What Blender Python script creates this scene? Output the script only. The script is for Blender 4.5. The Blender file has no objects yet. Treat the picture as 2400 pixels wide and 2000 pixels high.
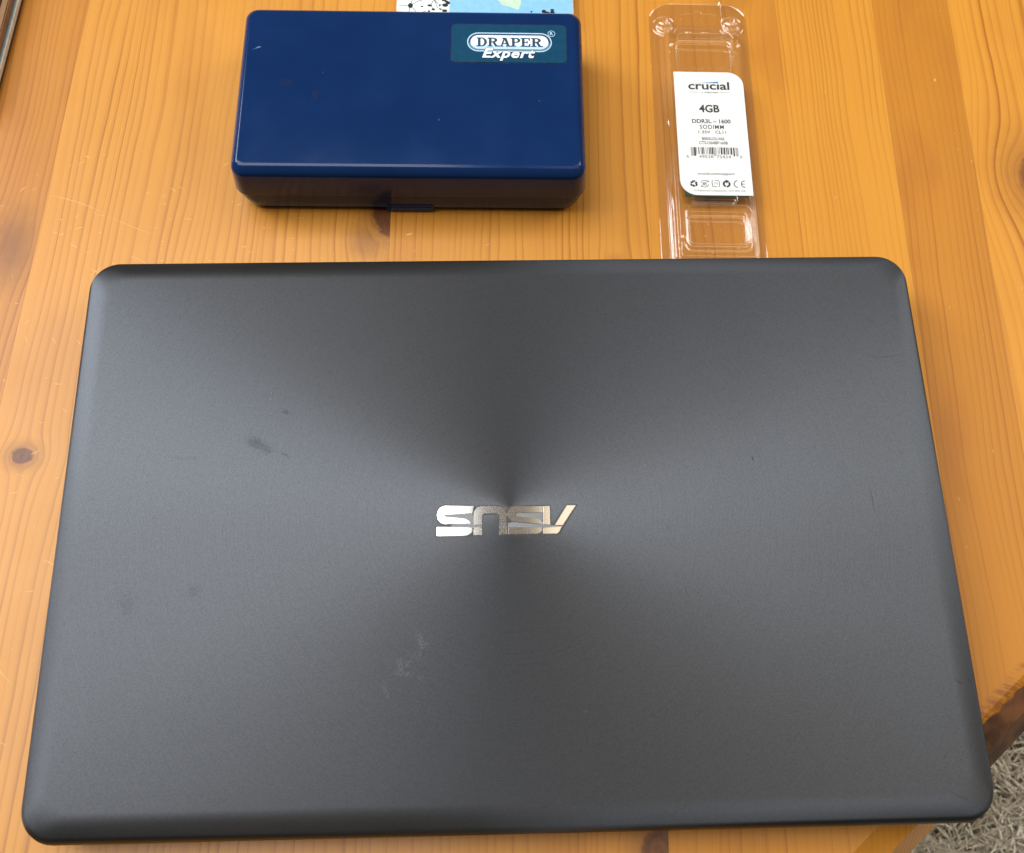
import bpy, bmesh, math, random
import numpy as np
from mathutils import Vector, Matrix

sc = bpy.context.scene
C = sc.collection
R = math.radians

# ------------------------------------------------------------------ camera
cam_d = bpy.data.cameras.new('camera')
cam = bpy.data.objects.new('camera', cam_d); C.objects.link(cam)
cam.location = (-0.009828, -0.117988, 0.453776)
cam.rotation_euler = (0.354570, -0.020912, -0.022867)
cam_d.sensor_fit = 'HORIZONTAL'; cam_d.sensor_width = 36.0; cam_d.lens = 36.811
cam_d.clip_start = 0.01; cam_d.clip_end = 50
cam_d.dof.use_dof = True; cam_d.dof.focus_distance = 0.50; cam_d.dof.aperture_fstop = 15
sc.camera = cam

# ------------------------------------------------------------------ world: dim warm room light
w = bpy.data.worlds.new('World'); sc.world = w; w.use_nodes = True
bg = w.node_tree.nodes['Background']
bg.inputs[0].default_value = (1.0, 0.83, 0.66, 1); bg.inputs[1].default_value = 0.15

def area(name, loc, target, sx, sy, power, col):
    d = bpy.data.lights.new(name, 'AREA'); d.shape = 'RECTANGLE'; d.size = sx; d.size_y = sy
    d.energy = power; d.color = col
    o = bpy.data.objects.new(name, d); C.objects.link(o); o.location = loc
    o.rotation_euler = (Vector(target) - Vector(loc)).to_track_quat('-Z', 'Y').to_euler()
    return o
# tall window to the left and a little behind the table
area('window_light', (-2.6, 1.6, 1.7), (0, 0.05, 0), 1.4, 1.5, 70, (0.80, 0.91, 1.0))
# daylight bounced off the white ceiling on the left
area('ceiling_bounce_light', (-1.54, 0.6, 2.4), (-1.54, 0.6, 0), 2.92, 1.8, 104, (0.97, 0.98, 1.0))
# the far side of the ceiling, dimmer and warmer
area('far_ceiling_bounce_light', (1.65, 0.35, 2.4), (1.65, 0.35, 0), 3.0, 1.9, 23, (1.0, 0.86, 0.68))
# a smaller second window to the right, behind the table
area('side_window_light', (2.5, 1.2, 1.6), (0, 0.1, 0), 1.0, 1.1, 24, (0.88, 0.94, 1.0))

sc.view_settings.view_transform = 'Standard'; sc.view_settings.look = 'None'
sc.view_settings.exposure = 0.0; sc.view_settings.gamma = 1.0
sc.view_settings.use_curve_mapping = False
sc.cycles.max_bounces = 12; sc.cycles.transparent_max_bounces = 24
try: sc.cycles.use_denoising = True
except Exception: pass

# ------------------------------------------------------------------ helpers
def link(o, parent=None):
    C.objects.link(o)
    if parent is not None: o.parent = parent
    return o
def thing(name, label, cat, loc=(0, 0, 0), rz=0, group=None):
    o = bpy.data.objects.new(name, None); C.objects.link(o)
    o.location = loc; o.rotation_euler = (0, 0, rz); o.empty_display_size = 0.02
    o['label'] = label; o['category'] = cat
    if group: o['group'] = group
    return o
def mobj(name, me, mat, parent=None, smooth=None):
    if mat is not None and not me.materials: me.materials.append(mat)
    if smooth is not None:
        me.polygons.foreach_set('use_smooth', [True] * len(me.polygons))
        if smooth < 3: me.set_sharp_from_angle(angle=smooth)
    return link(bpy.data.objects.new(name, me), parent)
def bm_mesh(bm, name='m'):
    me = bpy.data.meshes.new(name); bm.to_mesh(me); bm.free(); return me
def pydata(v, f, name='m'):
    me = bpy.data.meshes.new(name); me.from_pydata([tuple(p) for p in v], [], f); me.update(); return me

def rrect(hx, hy, r, n=10, e=6):
    """rounded rectangle, counter-clockwise; n points on a corner, e on a side"""
    r = min(r, hx - 1e-6, hy - 1e-6); pts = []
    cs = [(hx - r, hy - r, 0), (-hx + r, hy - r, 90), (-hx + r, -hy + r, 180), (hx - r, -hy + r, 270)]
    for k, (cx, cy, a0) in enumerate(cs):
        for i in range(n + 1):
            a = R(a0 + 90 * i / n); pts.append((cx + r * math.cos(a), cy + r * math.sin(a)))
        nx, ny, na = cs[(k + 1) % 4]
        p = pts[-1]; q = (nx + r * math.cos(R(na)), ny + r * math.sin(R(na)))
        for i in range(1, e): pts.append((p[0] + (q[0] - p[0]) * i / e, p[1] + (q[1] - p[1]) * i / e))
    return pts
def loft(rings, cap_bottom=True, cap_top=True, off=(0, 0)):
    """rings: (hx, hy, radius, z) from the bottom up"""
    v, f = [], []; n = None
    for hx, hy, r, z in rings:
        p = rrect(hx, hy, r); n = len(p)
        v += [(x + off[0], y + off[1], z) for x, y in p]
    for k in range(len(rings) - 1):
        a, b = k * n, (k + 1) * n
        for i in range(n):
            j = (i + 1) % n; f.append((a + i, a + j, b + j, b + i))
    if cap_bottom: f.append(tuple(reversed(range(n))))
    if cap_top: f.append(tuple(range((len(rings) - 1) * n, len(rings) * n)))
    return pydata(v, f)
def prism(pts, z0, z1, bev=0.0, seg=2):
    bm = bmesh.new()
    vs = [bm.verts.new((x, y, z0)) for x, y in pts]
    fc = bm.faces.new(vs); fc.normal_update()
    if fc.normal.z < 0: fc.normal_flip()
    ex = bmesh.ops.extrude_face_region(bm, geom=[fc])
    tv = [g for g in ex['geom'] if isinstance(g, bmesh.types.BMVert)]
    for q in tv: q.co.z = z1
    if bev > 0:
        te = [e for e in bm.edges if all(abs(q.co.z - z1) < 1e-9 for q in e.verts)]
        bmesh.ops.bevel(bm, geom=te, offset=bev, segments=seg, affect='EDGES', clamp_overlap=True)
    bmesh.ops.recalc_face_normals(bm, faces=bm.faces)
    return bm_mesh(bm)
def flat(polys, z=0.0, dz=0.00001):
    """flat print: polygons laid on one another, each a hair above the last"""
    bm = bmesh.new()
    for k, p in enumerate(polys):
        f = bm.faces.new([bm.verts.new((x, y, z + k * dz)) for x, y in p]); f.normal_update()
        if f.normal.z < 0: f.normal_flip()
    bmesh.ops.triangulate(bm, faces=bm.faces)
    return bm_mesh(bm)
def disc(cx, cy, rx, ry=None, n=20, a=0):
    ry = ry or rx
    return [(cx + rx * math.cos(t) * math.cos(a) - ry * math.sin(t) * math.sin(a),
             cy + rx * math.cos(t) * math.sin(a) + ry * math.sin(t) * math.cos(a)) for t in [2 * math.pi * i / n for i in range(n)]]
def rect(x0, y0, x1, y1): return [(x0, y0), (x1, y0), (x1, y1), (x0, y1)]
def strip(pts, wd, taper=False):
    """quads along a polyline"""
    out = []; n = len(pts); L = []; Rr = []
    for i in range(n):
        a = Vector(pts[max(i - 1, 0)]); b = Vector(pts[min(i + 1, n - 1)]); d = (b - a)
        d = d.normalized() if d.length > 0 else Vector((1, 0)); p = Vector((-d.y, d.x))
        ww = wd / 2 * (max(0.12, math.sin(math.pi * (i + .3) / (n - .4))) if taper else 1)
        L.append((pts[i][0] + p.x * ww, pts[i][1] + p.y * ww)); Rr.append((pts[i][0] - p.x * ww, pts[i][1] - p.y * ww))
    for i in range(n - 1): out.append([Rr[i], Rr[i + 1], L[i + 1], L[i]])
    return out
def arc(cx, cy, r, a0, a1, n=14, ry=None):
    ry = ry or r
    return [(cx + r * math.cos(R(a0 + (a1 - a0) * i / n)), cy + ry * math.sin(R(a0 + (a1 - a0) * i / n))) for i in range(n + 1)]
def ring(cx, cy, r, wd, a0=0, a1=360, n=24, ry=None): return strip(arc(cx, cy, r, a0, a1, n, ry), wd)
def stadium(cx, cy, hx, hy, n=14):
    k = hx - hy
    return [(cx + k + hy * math.cos(R(a)), cy + hy * math.sin(R(a))) for a in [-90 + 180 * i / n for i in range(n + 1)]] + \
           [(cx - k + hy * math.cos(R(a)), cy + hy * math.sin(R(a))) for a in [90 + 180 * i / n for i in range(n + 1)]]

def text_mesh(body, box, bold=0.0, shear=0.0, spacing=1.0, z=0.0):
    """built-in lettering fitted to box = (x0, x1, y0, y1)"""
    cu = bpy.data.curves.new('t', 'FONT'); cu.body = body; cu.size = 1.0; cu.offset = bold; cu.shear = shear
    cu.space_character = spacing; cu.resolution_u = 3; cu.fill_mode = 'FRONT'
    o = bpy.data.objects.new('t', cu); C.objects.link(o)
    dg = bpy.context.evaluated_depsgraph_get(); dg.update()
    me = bpy.data.meshes.new_from_object(o.evaluated_get(dg))
    bpy.data.objects.remove(o); bpy.data.curves.remove(cu)
    n = len(me.vertices); co = np.empty(n * 3); me.vertices.foreach_get('co', co); co = co.reshape(-1, 3)
    lo, hi = co.min(0), co.max(0); x0, x1, y0, y1 = box
    co[:, 0] = x0 + (co[:, 0] - lo[0]) / (hi[0] - lo[0]) * (x1 - x0)
    co[:, 1] = y0 + (co[:, 1] - lo[1]) / (hi[1] - lo[1]) * (y1 - y0)
    co[:, 2] = z
    me.vertices.foreach_set('co', co.ravel()); me.materials.clear(); me.update()
    return me

# ------------------------------------------------------------------ material helpers
class NT:
    def __init__(s, name):
        s.m = bpy.data.materials.new(name); s.m.use_nodes = True; s.t = s.m.node_tree; s.n = s.t.nodes
        s.p = s.n['Principled BSDF']; s.out = s.n['Material Output']
        s.tc = s.n.new('ShaderNodeTexCoord').outputs['Object']
    def put(s, sock, v):
        if v is None: return
        if isinstance(v, bpy.types.NodeSocket): s.t.links.new(v, sock)
        elif isinstance(v, (tuple, list)):
            if sock.type == 'RGBA' and len(v) == 3: v = (*v, 1)
            sock.default_value = v
        else: sock.default_value = v
    def math(s, op, a, b=None, c=None, clamp=False):
        n = s.n.new('ShaderNodeMath'); n.operation = op; n.use_clamp = clamp
        for k, v in enumerate((a, b, c)): s.put(n.inputs[k], v)
        return n.outputs[0]
    def vmath(s, op, a, b=None):
        n = s.n.new('ShaderNodeVectorMath'); n.operation = op
        s.put(n.inputs[0], a); s.put(n.inputs[1], b)
        return n.outputs['Value'] if op in ('DOT_PRODUCT', 'LENGTH') else n.outputs[0]
    def sep(s, v):
        n = s.n.new('ShaderNodeSeparateXYZ'); s.put(n.inputs[0], v); return n.outputs[0], n.outputs[1], n.outputs[2]
    def comb(s, x=0, y=0, z=0):
        n = s.n.new('ShaderNodeCombineXYZ')
        for k, v in enumerate((x, y, z)): s.put(n.inputs[k], v)
        return n.outputs[0]
    def noise(s, vec, scale=1, detail=2, rough=.5, dist=0):
        n = s.n.new('ShaderNodeTexNoise'); s.put(n.inputs['Vector'], vec); n.inputs['Scale'].default_value = scale
        n.inputs['Detail'].default_value = detail; n.inputs['Roughness'].default_value = rough; n.inputs['Distortion'].default_value = dist
        return n.outputs['Fac']
    def ramp(s, f, stops, interp='LINEAR'):
        n = s.n.new('ShaderNodeValToRGB'); s.put(n.inputs[0], f); n.color_ramp.interpolation = interp
        e = n.color_ramp.elements
        while len(e) < len(stops): e.new(.5)
        for k, (p, c) in enumerate(stops):
            e[k].position = p; e[k].color = (c, c, c, 1) if not isinstance(c, (tuple, list)) else (*c, 1)
        return n.outputs[0]
    def mix(s, f, a, b, mode='MIX'):
        n = s.n.new('ShaderNodeMix'); n.data_type = 'RGBA'; n.blend_type = mode
        s.put(n.inputs[0], f); s.put(n.inputs[6], a); s.put(n.inputs[7], b); return n.outputs[2]
    def mr(s, v, a, b, c=0, d=1, smooth=True):
        n = s.n.new('ShaderNodeMapRange'); n.interpolation_type = 'SMOOTHSTEP' if smooth else 'LINEAR'
        s.put(n.inputs[0], v); 
        for k, q in enumerate((a, b, c, d)): n.inputs[k + 1].default_value = q
        return n.outputs[0]
    def bump(s, h, strength=.3, dist=.001):
        n = s.n.new('ShaderNodeBump'); s.put(n.inputs['Height'], h); n.inputs['Strength'].default_value = strength
        n.inputs['Distance'].default_value = dist; s.t.links.new(n.outputs[0], s.p.inputs['Normal'])
    def set(s, **k):
        for a, v in k.items(): s.put(s.p.inputs[a.replace('_', ' ')], v)
        return s

def plain(name, col, rough=.5, metal=0.0, spec=.5, var=.12, scale=300, coat=0.0):
    t = NT(name); n = t.noise(t.tc, scale, 3)
    f = t.mr(n, .3, .7, 1 - var, 1 + var, False)
    cc = t.vmath('MULTIPLY', tuple(col), t.comb(f, f, f))
    t.set(Base_Color=cc, Roughness=t.mr(n, .2, .8, rough * .85, min(1, rough * 1.15), False), Metallic=metal)
    t.p.inputs['Specular IOR Level'].default_value = spec
    if coat: t.p.inputs['Coat Weight'].default_value = coat; t.p.inputs['Coat Roughness'].default_value = .08
    return t.m

# ------------------------------------------------------------------ varnished pine
def wood(name, seed, light, dark, freq=190, contrast=.55, knots=(), tilt=0.0, red=0.0, wane=False):
    t = NT(name)
    x, y, z = t.sep(t.tc)
    wv = t.comb(t.math('MULTIPLY', x, 7), t.math('MULTIPLY', y, 2.6), seed * 3.7)
    warp = t.math('MULTIPLY', t.math('SUBTRACT', t.noise(wv, 1, 2), .5), .030)
    wob = t.math('MULTIPLY', t.math('SUBTRACT', t.noise(t.comb(t.math('MULTIPLY', x, 60), t.math('MULTIPLY', y, 26), seed), 1, 2), .5), .0016)
    psi = t.math('ADD', t.math('ADD', x, t.math('MULTIPLY', y, -tilt)), t.math('ADD', warp, wob))
    kd = None; kr = None; kcore = None
    for kx, ky, a, el, dk in knots:
        dx = t.math('SUBTRACT', x, kx); dy = t.math('MULTIPLY', t.math('SUBTRACT', y, ky), el)
        r2 = t.math('ADD', t.math('MULTIPLY', dx, dx), t.math('MULTIPLY', dy, dy))
        term = t.math('DIVIDE', t.math('MULTIPLY', dx, a * a * (1.25 if dk >= .7 else .35)), t.math('MAXIMUM', r2, a * a * .8))
        psi = t.math('SUBTRACT', psi, term)
        rn = t.math('DIVIDE', t.math('SQRT', r2), a)
        rn = t.math('ADD', rn, t.math('MULTIPLY', t.math('SUBTRACT', t.noise(t.tc, 110, 4, .65), .5), .9))
        halo = t.math('MULTIPLY', t.mr(rn, .7, 2.4, 1, 0), dk * .42)
        core = t.math('MULTIPLY', t.mr(rn, .75, 1.05, 1, 0), dk)
        rings = t.math('MULTIPLY', t.mr(t.math('SINE', t.math('MULTIPLY', rn, 14)), -.2, 1, 0, 1), t.mr(rn, .5, 1.1, .22, 0))
        if dk < .7:      # no knot proper, only stained wood beside one
            core = t.math('MULTIPLY', t.mr(rn, .1, 1.9, 1, 0), dk); d = core
        else: d = t.math('ADD', t.math('MAXIMUM', halo, core), rings, clamp=True)
        kd = d if kd is None else t.math('MAXIMUM', kd, d)
        kcore = core if kcore is None else t.math('MAXIMUM', kcore, core)
    # growth rings: uneven spacing, soft rise and a quick fall
    ph = t.math('ADD', t.math('MULTIPLY', psi, freq), t.math('MULTIPLY', t.noise(t.comb(t.math('MULTIPLY', psi, 38), t.math('MULTIPLY', y, .8), seed + 11), 1, 2), 5.0))
    fr = t.math('FRACT', ph); cell = t.math('FLOOR', ph)
    line = t.ramp(fr, [(0, .35), (.10, 0), (.42, .08), (.70, .36), (.88, 1.0), (1.0, .75)], 'EASE')
    wn = s_white = t.n.new('ShaderNodeTexWhiteNoise'); wn.noise_dimensions = '1D'; t.put(wn.inputs['W'], t.math('ADD', cell, seed * 17.3))
    strength = t.math('MULTIPLY', t.mr(wn.outputs['Value'], 0, 1, .12, 1.0, False), t.mr(t.noise(t.comb(t.math('MULTIPLY', psi, 30), t.math('MULTIPLY', y, 5), seed + 5), 1, 2), .25, .7, .35, 1.0))
    g = t.math('MULTIPLY', t.math('MULTIPLY', line, strength), contrast)
    # thin secondary rings
    ph2 = t.math('ADD', t.math('MULTIPLY', psi, freq * 3.7), t.math('MULTIPLY', t.noise(t.comb(t.math('MULTIPLY', psi, 90), y, seed + 23), 1, 1), 6.0))
    l2 = t.ramp(t.math('FRACT', ph2), [(0, 0), (.6, .05), (.9, 1), (1, .1)])
    m2 = t.mr(t.noise(t.comb(t.math('MULTIPLY', psi, 34), t.math('MULTIPLY', y, 1.2), seed + 31), 1, 1), .45, .65, 0, 1)
    g = t.math('ADD', g, t.math('MULTIPLY', t.math('MULTIPLY', l2, m2), contrast * .24))
    # fibres and broad heart/sap tone
    fib = t.noise(t.comb(t.math('MULTIPLY', psi, 2600), t.math('MULTIPLY', y, 28), seed), 1, 3, .6)
    g = t.math('ADD', g, t.math('MULTIPLY', t.math('SUBTRACT', fib, .5), .22))
    broad = t.noise(t.comb(t.math('MULTIPLY', psi, 26), t.math('MULTIPLY', y, 2.2), seed + 41), 1, 2)
    g = t.math('ADD', g, t.math('MULTIPLY', t.math('SUBTRACT', broad, .5), .55), clamp=False)
    blotch = t.noise(t.tc, 16, 3)
    g = t.math('ADD', g, t.math('MULTIPLY', t.math('SUBTRACT', blotch, .5), .25), clamp=True)
    col = t.mix(g, light, dark)
    patch = t.mr(t.noise(t.comb(t.math('MULTIPLY', psi, 19), t.math('MULTIPLY', y, 7), seed + 61), 1, 3, .6), .50, .74)
    col = t.mix(t.math('MULTIPLY', patch, .22 + red), col, (.36, .115, .020))
    if kd is not None:
        kcol = t.mix(t.noise(t.comb(t.math('MULTIPLY', x, 500), t.math('MULTIPLY', y, 180), seed), 1, 3), (.20, .068, .019), (.075, .026, .011))
        col = t.mix(kd, col, kcol)
    if wane:   # dark bark-coloured wane on the worked edge at the corner
        dd = t.math('SUBTRACT', t.math('MULTIPLY', x, .637), t.math('MULTIPLY', y, .771))
        along = t.math('ADD', t.math('MULTIPLY', x, .771), t.math('MULTIPLY', y, .637))
        nz = t.math('MULTIPLY', t.math('SUBTRACT', t.noise(t.tc, 130, 3), .5), .006)
        mk = t.math('MULTIPLY', t.mr(t.math('ADD', dd, nz), .1942, .1956), t.mr(t.math('ADD', along, t.math('MULTIPLY', nz, 2)), .070, .088))
        wc = t.mix(t.mr(t.noise(t.tc, 90, 4), .35, .7), (.032, .015, .009), (.15, .060, .024))
        col = t.mix(t.math('MULTIPLY', mk, .95), col, wc)
        st = t.math('MULTIPLY', t.mr(t.math('ADD', dd, t.math('MULTIPLY', nz, .6)), .1868, .1905), t.mr(along, .075, .10))
        sl = t.mr(t.noise(t.comb(t.math('MULTIPLY', t.math('ADD', along, t.math('MULTIPLY', dd, -.6)), 520), t.math('MULTIPLY', dd, 90), 3.3), 1, 2), .42, .62, .12, .75)
        col = t.mix(t.math('MULTIPLY', t.math('MULTIPLY', st, sl), t.math('SUBTRACT', 1, mk)), col, (.22, .07, .02))
    rg = t.math('ADD', .30, t.math('MULTIPLY', t.noise(t.tc, 45, 3), .16))
    if wane: rg = t.math('ADD', rg, t.math('MULTIPLY', mk, .4))
    t.set(Base_Color=col, Roughness=rg)
    t.p.inputs['Specular IOR Level'].default_value = .32
    t.p.inputs['Coat Weight'].default_value = .14; t.p.inputs['Coat Roughness'].default_value = .22
    hgt = t.math('ADD', t.math('MULTIPLY', g, -.6), t.math('MULTIPLY', t.noise(t.tc, 700, 2), .25))
    t.bump(hgt, .10, .0006)
    return t.m

LT = (.66, .318, .074); DK = (.40, .145, .026)

# ------------------------------------------------------------------ rug on the floor, seen past the table corner
FLOOR = -0.42
rug = thing('rug', 'cream and grey shaggy rug on the floor below the table corner', 'rug', (0.45, -0.1, FLOOR))
rug_back = plain('rug_backing', (.42, .37, .28), .95, var=.3, scale=60)
mobj('backing', loft([(.55, .62, .03, -.006), (.55, .62, .03, .004)]), rug_back, rug)
tp = NT('rug_pile')
pn = tp.noise(tp.tc, 38, 3); wn_ = tp.noise(tp.tc, 260, 1)
tp.set(Base_Color=tp.mix(tp.mr(wn_, .3, .7), tp.mix(pn, (.80, .73, .58), (.90, .84, .70)), (.93, .89, .78)), Roughness=.9)
tp.p.inputs['Specular IOR Level'].default_value = .15
rs = np.random.RandomState(4)
def make_pile():
    N = 44000; S = 6; K = 3
    bx = rs.uniform(-.38, .16, N); by = rs.uniform(-.36, .40, N)
    clump = np.round(bx / .017) * 12.9898 + np.round(by / .017) * 78.233
    ca = (np.sin(clump) * 43758.5453) % 1 * 2 * np.pi
    ang = ca + rs.normal(0, .8, N); L = rs.uniform(.020, .042, N); lean = rs.uniform(.35, 1.25, N)
    curl = rs.normal(0, 1.1, N); rad = rs.uniform(.0009, .0019, N)
    P = np.zeros((N, S, 3)); P[:, 0, 0] = bx; P[:, 0, 1] = by; P[:, 0, 2] = .003
    a = ang.copy(); el = np.pi / 2 - lean * .25
    for k in range(1, S):
        a = a + curl / S; el = el - lean / S * 1.1
        st = L / (S - 1)
        P[:, k] = P[:, k - 1] + np.stack([np.cos(a) * np.cos(el) * st, np.sin(a) * np.cos(el) * st, np.sin(el) * st], 1)
    P[:, :, 2] = np.maximum(P[:, :, 2], .003)
    T = np.zeros_like(P); T[:, 1:-1] = P[:, 2:] - P[:, :-2]; T[:, 0] = P[:, 1] - P[:, 0]; T[:, -1] = P[:, -1] - P[:, -2]
    T /= np.linalg.norm(T, axis=2, keepdims=True) + 1e-9
    U = np.cross(T, np.array([.31, .2, .93])); U /= np.linalg.norm(U, axis=2, keepdims=True) + 1e-9; V = np.cross(T, U)
    tw = np.linspace(1, .55, S)[None, :, None] * rad[:, None, None]
    vv = np.stack([P + (U * np.cos(q) + V * np.sin(q)) * tw for q in (0, 2.094, 4.189)], 2).reshape(-1, 3)
    base = (np.arange(N) * S * K)[:, None, None]; kk = (np.arange(S - 1) * K)[None, :, None]; jj = np.arange(K)[None, None, :]; j2 = (jj + 1) % K
    F = np.stack([base + kk + jj, base + kk + j2, base + kk + K + j2, base + kk + K + jj], 3).reshape(-1, 4)
    me = bpy.data.meshes.new('pile'); me.vertices.add(len(vv)); me.vertices.foreach_set('co', vv.astype(np.float32).ravel())
    me.loops.add(F.size); me.loops.foreach_set('vertex_index', F.astype(np.int32).ravel())
    me.polygons.add(len(F)); me.polygons.foreach_set('loop_start', (np.arange(len(F)) * 4).astype(np.int32))
    me.polygons.foreach_set('loop_total', np.full(len(F), 4, np.int32)); me.update(); me.validate()
    return me
po = mobj('pile', make_pile(), tp.m, rug, 9); po['kind'] = 'stuff'

# ------------------------------------------------------------------ pine table: glued planks, chamfered corner, moulded edge
table = thing('pine_table', 'varnished orange pine table top of glued planks with a chamfered corner', 'table', (0, 0, 0))
TH = .026
# plank joints as lines x = a + b*y
joints = [(-.52, 0), (-.2358, .0584), (-.0580, .0222), (.0684, .0438), (.1479, .0174), (.1992, .0247), (.2390, .0325), (.345, 0)]
specs = [  # seed, light, dark, freq, contrast, knots, tilt, red
    (1.3, (.47, .186, .022), (.26, .078, .008), 260, 0.85, [(-.2385, .147, .009, .5, .6)], .058, .25),
    (2.1, (.58, .252, .036), (.33, .112, .012), 230, 0.85, [(-.2182, .0388, .0056, 1.25, .95), (-.0560, .1635, .0085, .62, 1.0), (-.0665, .1490, .0075, .9, .50)], .045, .0),
    (3.7, (.57, .242, .031), (.32, .105, .011), 280, 0.90, [(.0566, .1292, .006, .8, .5), (.059, -.1334, .008, .8, .9)], .033, .12),
    (4.4, (.57, .236, .027), (.33, .103, .010), 240, 0.72, [(.131, .309, .012, .7, .4)], .030, .20),
    (5.2, (.62, .266, .031), (.37, .122, .012), 330, 0.68, [], .021, .0),
    (6.9, (.51, .200, .021), (.32, .103, .010), 300, 0.77, [], .029, .28),
    (7.5, (.64, .272, .031), (.34, .106, .010), 220, 0.90, [(.2802, .1821, .015, .8, .8), (.2594, -.0643, .014, .7, .5)], .032, .0),
]
outline = [((0, -1), .19), ((0, 1), .80), ((-1, 0), .52), ((1, 0), .345), ((.637, -.771), .2132), ((-.637, -.771), .40)]
prof = [(0.0, -.0210), (-.0055, -.0094), (-.0215, 0.0)]      # z and inward offset of the moulded edge
def plank(i):
    (a0, b0), (a1, b1) = joints[i], joints[i + 1]
    bm = bmesh.new(); bmesh.ops.create_cube(bm, size=2.4)
    for vtx in bm.verts: vtx.co.z = 0 if vtx.co.z > 0 else -TH
    def cut(p, n):
        n = Vector(n).normalized()
        r = bmesh.ops.bisect_plane(bm, geom=bm.verts[:] + bm.edges[:] + bm.faces[:], plane_co=p, plane_no=n, clear_outer=True, dist=1e-7)
        ed = [g for g in r['geom_cut'] if isinstance(g, bmesh.types.BMEdge)]
        if ed: bmesh.ops.edgeloop_fill(bm, edges=ed)
    gap = .00002
    for (a, b, sg) in ((a0, b0, -1), (a1, b1, 1)):
        n = Vector((sg, -b * sg, 0)); p = Vector((a - sg * gap, 0, 0)); cut(p, n)
        cut(p - n.normalized() * .00004, n.normalized() + Vector((0, 0, 1.0)))        # eased joint
    for (nx, ny), d in outline:
        l = math.hypot(nx, ny); nn = Vector((nx / l, ny / l, 0)); cut(nn * d, nn)
        for (z0, o0), (z1, o1) in zip(prof, prof[1:]):
            k = .55 if abs(nx) < .1 or abs(ny) < .1 else 1
            p0 = nn * (d + o0 * k) + Vector((0, 0, z0)); p1 = nn * (d + o1 * k) + Vector((0, 0, z1))
            sl = p1 - p0; out = nn * (-sl.z) + Vector((0, 0, sl.dot(nn)))
            cut(p0, out)
    bmesh.ops.recalc_face_normals(bm, faces=bm.faces)
    sd, lt, dk, fq, ct, kn, ti, rd = specs[i]
    mobj('plank', bm_mesh(bm), wood('pine_%d' % i, sd, lt, dk, fq, ct, kn, ti, rd, wane=(i in (4, 5, 6))), table)
for i in range(len(specs)): plank(i)
leg_m = wood('pine_leg', 9.1, LT, DK, 200, .5)
for lx, ly in ((-.44, .70), (.25, .70), (-.40, -.05), (.20, .05)):
    mobj('leg', loft([(.022, .022, .006, FLOOR + .012), (.034, .034, .008, -TH - .0005)], off=(lx, ly)), leg_m, table, R(40))
# nicks and scratches in the varnish
random.seed(12)
nick = plain('bare_nick', (.74, .42, .14), .5)
polys = []
def nickat(x, y, L, a, wd):
    n = 4; b = random.uniform(-.25, .25)
    pts = [(x + L * (k / n - .5) * math.cos(a + b * (k / n - .5)), y + L * (k / n - .5) * math.sin(a + b * (k / n - .5))) for k in range(n + 1)]
    polys.extend(strip(pts, wd, True))
for _ in range(95):
    x = random.gauss(-.13, .06); y = random.gauss(.155, .03)
    if -.26 < x < .06 and .128 < y < .29: nickat(x, y, random.uniform(.0006, .0042) * random.choice((.5, .8, 1.2)), random.uniform(-.9, .7), random.uniform(.00012, .00036))
for _ in range(60):
    x = random.uniform(-.25, -.195); y = random.uniform(-.1, .2)
    nickat(x, y, random.uniform(.0006, .006), random.uniform(-1.2, 1.2), random.uniform(.00012, .00032))
for _ in range(70):
    x = random.uniform(.06, .28); y = random.uniform(-.02, .29)
    nickat(x, y, random.uniform(.0005, .0026), random.uniform(.8, 2.2), random.uniform(.00010, .00028))
for x, y, L, a, wd in ((-.21, .172, .030, -.35, .00022), (-.182, .158, .026, -.42, .00016), (-.2185, -.052, .030, -.95, .0003), (-.196, .133, .008, .6, .0002),
                       (-.045, .152, .0035, .3, .0010), (.043, .288, .009, 1.65, .0004), (.233, .243, .0022, 1.4, .0008), (-.196, .099, .007, .75, .0003), (-.176, .139, .012, -.5, .0002)):
    nickat(x, y, L, a, wd)
ko = mobj('nicks', flat(polys, .00004, 0), nick, table); ko['kind'] = 'stuff'

# ------------------------------------------------------------------ laptop
lap = thing('laptop', 'closed dark grey laptop with spun-metal lid and chrome emblem, lying across the table', 'laptop', (0, 0, 0))
tl = NT('spun_lid')
px_, py_, pz_ = tl.sep(tl.tc)
dx = tl.math('SUBTRACT', px_, .0012); dy = tl.math('SUBTRACT', py_, .0030)
tang = tl.vmath('NORMALIZE', tl.comb(dx, dy, 0))
vt = tl.n.new('ShaderNodeVectorTransform'); vt.vector_type = 'VECTOR'; vt.convert_from = 'OBJECT'; vt.convert_to = 'WORLD'
tl.put(vt.inputs[0], tang)
rad = tl.math('SQRT', tl.math('ADD', tl.math('MULTIPLY', dx, dx), tl.math('MULTIPLY', dy, dy)))
groove = tl.math('SINE', tl.math('MULTIPLY', rad, 2 * math.pi / .00056))
fine = tl.noise(tl.tc, 2300, 2); mid = tl.noise(tl.tc, 28, 3); swirl = tl.noise(tl.comb(tl.math('MULTIPLY', rad, 900), 0, 0), 1, 2)
val = tl.math('ADD', 1.0, tl.math('MULTIPLY', groove, .16))
val = tl.math('ADD', val, tl.math('MULTIPLY', tl.math('SUBTRACT', fine, .5), .75))
val = tl.math('ADD', val, tl.math('MULTIPLY', tl.math('SUBTRACT', swirl, .5), .16))
val = tl.math('ADD', val, tl.math('MULTIPLY', tl.math('SUBTRACT', mid, .5), .14))
lidc = tl.vmath('MULTIPLY', (.0690, .0728, .0795), tl.comb(val, val, val))
tl.set(Base_Color=lidc, Metallic=.94, Roughness=tl.math('ADD', .44, tl.math('MULTIPLY', tl.math('SUBTRACT', mid, .5), .06)))
tl.p.inputs['Anisotropic'].default_value = .90
tl.put(tl.p.inputs['Tangent'], vt.outputs[0])
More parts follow.
